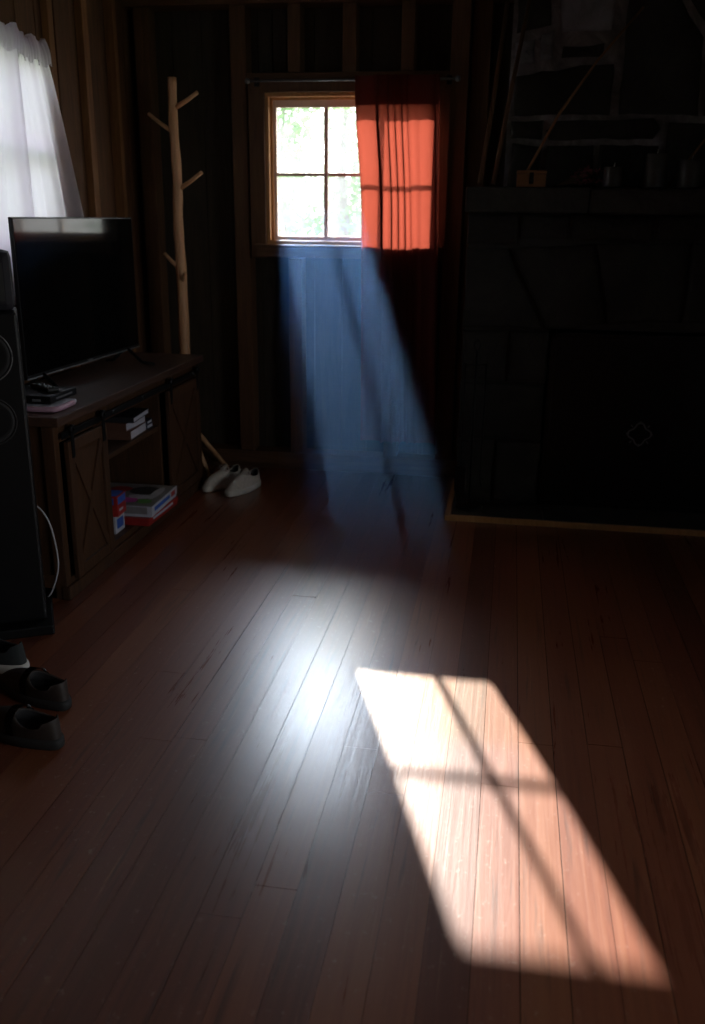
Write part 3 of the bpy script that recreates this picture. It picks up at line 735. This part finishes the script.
# ------------------------------------------------------------------ shoes
def shoe_outline(t, L, wmax):
    """t around the loop, 0 = heel centre; returns (x, y) with y from 0 heel to L toe"""
    a = 2*PI*t; y = L*(.5-.5*math.cos(a)); u = y/L
    wd = wmax*(.36+.14*math.sin(PI*min(1, u*1.1)))*(1.0 if u > .5 else .86+.28*u)
    s = math.sin(a); w_ = abs(s)**.62*(1 if s >= 0 else -1)*wd
    return w_*1.0+.012*math.sin(PI*u)*(.4), y
def shoe(label, loc, rz, mats, L=.285, W=.10, group=None, laces=True, collar=1.0, strap=False, tilt=0, ow=1.0):
    up, so, ln, lc = mats
    t = thing('shoe', label, 'shoe', loc, rz, group)
    n = 40; sole_h = .028
    bm = bmesh.new()
    rr = []
    for s_, z in ((.97, 0), (1.03, .004), (1.06, .014), (1.05, sole_h), (.93, sole_h+.001)):
        rr.append([bm.verts.new(((shoe_outline(i/n, L, W)[0])*s_, L/2+(shoe_outline(i/n, L, W)[1]-L/2)*(1+(s_-1)*.5), z+.012*max(0, shoe_outline(i/n, L, W)[1]/L-.8)**1)) for i in range(n)])
    for a, b in zip(rr, rr[1:]):
        for i in range(n): bm.faces.new((a[i], a[(i+1) % n], b[(i+1) % n], b[i])).smooth = True
    bm.faces.new(rr[0][::-1]); bm.faces.new(rr[-1]); obj('sole', bm, so, t)
    # collar loop
    def col(i):
        a = 2*PI*i/n; y = L*(.255+.05*(ow-1))-L*.20*ow**.5*math.cos(a); x = W*.29*math.sin(a)*(1.05)*ow
        u = (1-math.cos(a))/2
        z = sole_h+(.052-.018*math.sin(PI*u)+.010*u)*collar+(.012 if u < .15 else 0)
        return x, y, z
    bm = bmesh.new(); rings = []; nv = 9
    for j in range(nv+1):
        v = j/nv; ring_ = []
        for i in range(n):
            ox, oy = shoe_outline(i/n, L, W); cx_, cy_, cz_ = col(i)
            h = v**1.15; front = max(0, oy/L-.55)/.45
            zz = sole_h+(cz_-sole_h)*math.sin(v*PI/2)**(1.0-.25*front)
            x = ox*.97+(cx_-ox*.97)*h; y = oy*.985+.003+(cy_-(oy*.985+.003))*h
            ring_.append(bm.verts.new((x, y, zz)))
        rings.append(ring_)
    for a, b in zip(rings, rings[1:]):
        for i in range(n): bm.faces.new((a[i], a[(i+1) % n], b[(i+1) % n], b[i])).smooth = True
    last = rings[-1]
    rim = [bm.verts.new((v.co.x*.9, v.co.y*.98+.003, v.co.z-.003)) for v in last]
    for i in range(n): bm.faces.new((last[i], last[(i+1) % n], rim[(i+1) % n], rim[i])).smooth = True
    obj('upper', bm, up, t)
    bm = bmesh.new(); top = [bm.verts.new((v[0]*.90, v[1]*.98+.003, v[2]-.003)) for v in (col(i) for i in range(n))]
    bot = [bm.verts.new((shoe_outline(i/n, L, W)[0]*.72, .012+shoe_outline(i/n, L, W)[1]*(.62), sole_h+.006)) for i in range(n)]
    for i in range(n): bm.faces.new((top[i], top[(i+1) % n], bot[(i+1) % n], bot[i])).smooth = True
    bm.faces.new(bot); obj('lining', bm, ln, t)
    if laces:
        bm = bmesh.new(); g_ = []
        for j in range(5):
            y = L*(.40+.055*j); row = []
            for i in range(5):
                x = (-.5+i/4)*W*.34; row.append(bm.verts.new((x, y, sole_h+.062-.030*(j/4)+.010*(1-(2*i/4-1)**2)+(.014 if j == 0 else .004))))
            g_.append(row)
        for j in range(4):
            for i in range(4): bm.faces.new((g_[j][i], g_[j][i+1], g_[j+1][i+1], g_[j+1][i])).smooth = True
        obj('tongue', bm, up, t)
        bm = bmesh.new()
        for j in range(5):
            y = L*(.45+.045*j); z = sole_h+.066-.008*j; s = W*(.20+.0*j)
            for q in (1, -1): tube(bm, smoothpts([(-s*q, y, z-.006), (0, y+.006, z+.006), (s*q, y+.014, z-.012)], 4), .0022, 6)
        tube(bm, smoothpts([(0, L*.45, .10), (.02, L*.43, .105), (.034, L*.47, .09), (.0, L*.46, .098), (-.03, L*.44, .10), (-.036, L*.49, .085), (0, L*.46, .098)], 4), .002, 6)
        obj('laces', bm, lc, t)
    if strap:
        bm = bmesh.new()
        pts = smoothpts([(-W*.46, L*.46, .030), (-W*.40, L*.49, .066), (0, L*.51, .088), (W*.40, L*.49, .066), (W*.47, L*.46, .030)], 5)
        for a, b in zip(pts, pts[1:]):
            q = [bm.verts.new(c) for c in (a+Vector((0, -.012, 0)), a+Vector((0, .012, 0)), b+Vector((0, .012, 0)), b+Vector((0, -.012, 0)))]; bm.faces.new(q).smooth = True
        r_ = bmesh.ops.solidify(bm, geom=bm.faces[:], thickness=.003)
        obj('strap', bm, up, t)
        bm = bmesh.new(); tube(bm, [(W*.36, L*.475, .074), (W*.36, L*.515, .074), (W*.44, L*.505, .060), (W*.44, L*.477, .060), (W*.36, L*.475, .074)], .0018, 6); obj('buckle', bm, 'grey', t)
    return t
wm = ('white', 'sole', 'lining', 'lace'); g = 'white canvas sneakers under the coat stand'
shoe('worn white canvas sneaker by the coat stand, partly behind its mate', (-1.305, 4.35, .001), math.radians(154), wm, .265, .098, g)
shoe('worn white canvas sneaker on the floor below the window side, further from the console', (-1.195, 4.305, .001), math.radians(160), wm, .265, .098, g)
shoe('dark sneaker with pale rubber sole rim, set furthest back of the three near shoes', (-1.345, 2.235, .001), math.radians(78), ('darkcanvas', 'sole', 'lining', 'darksole'), .285, .105)
shoe('dark brown strapped shoe behind its mate, heel towards the boards', (-1.125, 2.055, .001), math.radians(68), ('brownleather', 'darksole', 'lining', 'lace'), .27, .098, 'dark strapped shoes on the floor', laces=False, strap=True, ow=1.3, collar=.82)
shoe('dark brown strapped shoe nearest the viewer, heel towards the boards', (-1.055, 1.875, .001), math.radians(76), ('brownleather', 'darksole', 'lining', 'lace'), .27, .098, 'dark strapped shoes on the floor', laces=False, strap=True, ow=1.3, collar=.82)

# ------------------------------------------------------------------ outdoors
struct_ground = obj('ground', box(-30, 30, -20, 50, -.9, -.45), 'ground'); struct_ground['kind'] = 'structure'
def tree(x, y, h, r, label, n=4200):
    t = thing('tree', label, 'tree', (x, y, -.45), group='leafy trees outside the back window')
    bm = bmesh.new(); tube(bm, smoothpts([(0, 0, 0), (.05, 0, h*.3), (-.05, .03, h*.6), (0, 0, h*.85)], 3), [.12*(1-i/12) for i in range(10)], 8); obj('trunk', bm, 'bark', t)
    bm = bmesh.new()
    cl = [(Vector((R.uniform(-r, r)*.75, R.uniform(-r, r)*.5, R.uniform(.12, .92)*h)), R.uniform(.35, .6)*r) for _ in range(16)]
    for _ in range(n):
        c, cr = R.choice(cl); d = Vector((R.gauss(0, 1), R.gauss(0, 1), R.gauss(0, 1))).normalized()*cr*R.uniform(.5, 1)
        p = c+d
        if p.z > h: continue
        s = R.uniform(.05, .095); a = Vector((R.gauss(0, 1), R.gauss(0, 1), R.gauss(0, 1))).normalized(); b = a.orthogonal().normalized()
        q = [bm.verts.new(p+a*s), bm.verts.new(p+b*s*.5), bm.verts.new(p-a*s), bm.verts.new(p-b*s*.5)]; bm.faces.new(q)
    obj('leaves', bm, 'leaf', t, fixn=False)
for i, (x, y, h, r) in enumerate(((-2.3, 13, 3.7, 1.6), (2.1, 13.2, 3.5, 1.5), (-6.7, 13.3, 3.9, 1.6), (-4.4, 18.2, 4.4, 1.7), (-.1, 18.2, 4.4, 1.7))):
    tree(x, y, h, r, 'bright leafy tree blurred beyond the small window panes')

# ------------------------------------------------------------------ haze
m, nt, out = newmat('beam_haze')
vs_ = N(nt, 'ShaderNodeVolumeScatter'); vs_.inputs['Color'].default_value = (.22, .46, 1, 1); vs_.inputs['Density'].default_value = .125; vs_.inputs['Anisotropy'].default_value = .62
nt.links.new(vs_.outputs[0], out.inputs['Volume']); M['haze'] = m
bm = bmesh.new()
prof = [(4.53, .006), (2.60, .006), (3.10, .53), (4.53, 1.36)]  # haze volume shaped to follow the sunbeam, the rest of the room stays clear
for x0 in (-1.158, -.675):
    for y, z in prof: bm.verts.new((x0+(4.53-y)*.345, y, z))
bm.verts.ensure_lookup_table(); n_ = len(prof)
bm.faces.new(bm.verts[:n_]); bm.faces.new(bm.verts[n_:][::-1])
for i in range(n_): j = (i+1) % n_; bm.faces.new((bm.verts[i], bm.verts[j], bm.verts[n_+j], bm.verts[n_+i]))
hz = obj('haze', bm, 'haze'); hz['kind'] = 'stuff'; tag(hz, 'thin bluish haze shaped along the sunbeam falling from the small window', 'haze')

# ------------------------------------------------------------------ light
AZ, EL = .33715, .47818
sd = Vector((math.sin(AZ)*math.cos(EL), -math.cos(AZ)*math.cos(EL), -math.sin(EL)))
sl = bpy.data.lights.new('sun', 'SUN'); sl.energy = 28; sl.angle = .0125; sl.color = (1, .93, .84)
so = bpy.data.objects.new('sun', sl); C.objects.link(so); so.rotation_euler = sd.to_track_quat('-Z', 'Y').to_euler()
wd = bpy.data.worlds.new('World'); bpy.context.scene.world = wd; wd.use_nodes = True
nt = wd.node_tree; nt.nodes.clear(); L = nt.links.new
wo = nt.nodes.new('ShaderNodeOutputWorld'); bg = nt.nodes.new('ShaderNodeBackground'); L(bg.outputs[0], wo.inputs[0])
tcn = nt.nodes.new('ShaderNodeTexCoord')
sep = nt.nodes.new('ShaderNodeSeparateXYZ'); L(tcn.outputs['Generated'], sep.inputs[0])
base = ramp(nt, sep.outputs['Z'], [(0, (1.05, 1.03, 1.0)), (.5, (.86, .97, 1.13)), (1, (.6, .78, 1.1))])
dt = N(nt, 'ShaderNodeVectorMath', operation='DOT_PRODUCT'); L(tcn.outputs['Generated'], dt.inputs[0]); dt.inputs[1].default_value = (-sd.x, -sd.y, -sd.z)
ac = N(nt, 'ShaderNodeMath', operation='ARCCOSINE'); L(dt.outputs['Value'], ac.inputs[0])
g1 = N(nt, 'ShaderNodeMath', operation='MULTIPLY'); L(ac.outputs[0], g1.inputs[0]); g1.inputs[1].default_value = -1/.27
g2 = N(nt, 'ShaderNodeMath', operation='EXPONENT'); L(g1.outputs[0], g2.inputs[0])
g3 = N(nt, 'ShaderNodeMath', operation='MULTIPLY_ADD'); L(g2.outputs[0], g3.inputs[0]); g3.inputs[1].default_value = 14.0; g3.inputs[2].default_value = 1.0
# bright patch added to the sky to strengthen the floor sheen
ca, ce = .22, .69
cdot = N(nt, 'ShaderNodeVectorMath', operation='DOT_PRODUCT'); L(tcn.outputs['Generated'], cdot.inputs[0]); cdot.inputs[1].default_value = (-math.sin(ca)*math.cos(ce), math.cos(ca)*math.cos(ce), math.sin(ce))
c1 = N(nt, 'ShaderNodeMath', operation='SUBTRACT'); L(cdot.outputs['Value'], c1.inputs[0]); c1.inputs[1].default_value = 1.0
c2 = N(nt, 'ShaderNodeMath', operation='MULTIPLY'); L(c1.outputs[0], c2.inputs[0]); c2.inputs[1].default_value = 75.0
c3 = N(nt, 'ShaderNodeMath', operation='EXPONENT'); L(c2.outputs[0], c3.inputs[0])
c4 = N(nt, 'ShaderNodeMath', operation='MULTIPLY_ADD'); L(c3.outputs[0], c4.inputs[0]); c4.inputs[1].default_value = 54.0; L(g3.outputs[0], c4.inputs[2])
s1 = N(nt, 'ShaderNodeMath', operation='ABSOLUTE'); L(sep.outputs['X'], s1.inputs[0])
s2 = N(nt, 'ShaderNodeMath', operation='MULTIPLY_ADD'); L(s1.outputs[0], s2.inputs[0]); s2.inputs[1].default_value = 2.3; L(c4.outputs[0], s2.inputs[2])
s3 = N(nt, 'ShaderNodeMath', operation='MULTIPLY_ADD'); L(sep.outputs['X'], s3.inputs[0]); s3.inputs[1].default_value = 1.1; L(s2.outputs[0], s3.inputs[2])  # sky raised more towards the right, added as fill for the room
g3 = s3
mu = N(nt, 'ShaderNodeVectorMath', operation='SCALE'); L(base, mu.inputs[0]); L(g3.outputs[0], mu.inputs['Scale'])
L(mu.outputs[0], bg.inputs['Color']); bg.inputs['Strength'].default_value = 1.6
def portal(name, loc, rot, sx, sy):
    l = bpy.data.lights.new(name, 'AREA'); l.shape = 'RECTANGLE'; l.size = sx; l.size_y = sy; l.cycles.is_portal = True
    o = bpy.data.objects.new(name, l); C.objects.link(o); o.location = loc; o.rotation_euler = rot
portal('portal_back', (-.7975, 4.76, 1.51), (-PI/2, 0, 0), .80, .66)
portal('portal_side', (XL-.08, (LY0+LY1)/2, (LZ0+LZ1)/2), (0, -PI/2, 0), LZ1-LZ0, LY1-LY0)
portal('portal_right', (XR+.07, (RY0+RY1)/2, (RZ0+RZ1)/2), (0, PI/2, 0), RZ1-RZ0, RY1-RY0)

# ------------------------------------------------------------------ camera
F_, TH, PSI, RO = 910., .313551, .163663, .0115108
fw = Vector((-math.sin(PSI)*math.cos(TH), math.cos(PSI)*math.cos(TH), -math.sin(TH)))
r0 = Vector((math.cos(PSI), math.sin(PSI), 0)); u0 = r0.cross(fw)
rt = math.cos(RO)*r0+math.sin(RO)*u0; up = rt.cross(fw)
cd = bpy.data.cameras.new('camera'); co = bpy.data.objects.new('camera', cd); C.objects.link(co)
mt = Matrix.Identity(4)
for i in range(3): mt[i][0], mt[i][1], mt[i][2] = rt[i], up[i], -fw[i]
mt[0][3], mt[1][3], mt[2][3] = 0, 0, 1.3
co.matrix_world = mt
cd.sensor_fit = 'VERTICAL'; cd.sensor_height = 24; cd.lens = F_*24/1024; cd.clip_start = .02
cd.dof.use_dof = True; cd.dof.focus_distance = 2.7; cd.dof.aperture_fstop = 2.0
bpy.context.scene.camera = co
s = bpy.context.scene
s.view_settings.view_transform = 'Standard'; s.view_settings.look = 'None'; s.view_settings.gamma = 1; s.view_settings.exposure = 0
s.view_settings.use_curve_mapping = False
cy = s.cycles
cy.max_bounces = 8; cy.diffuse_bounces = 5; cy.glossy_bounces = 4; cy.transparent_max_bounces = 16; cy.volume_bounces = 1; cy.transmission_bounces = 6
cy.use_denoising = True
cy.sample_clamp_indirect = 4
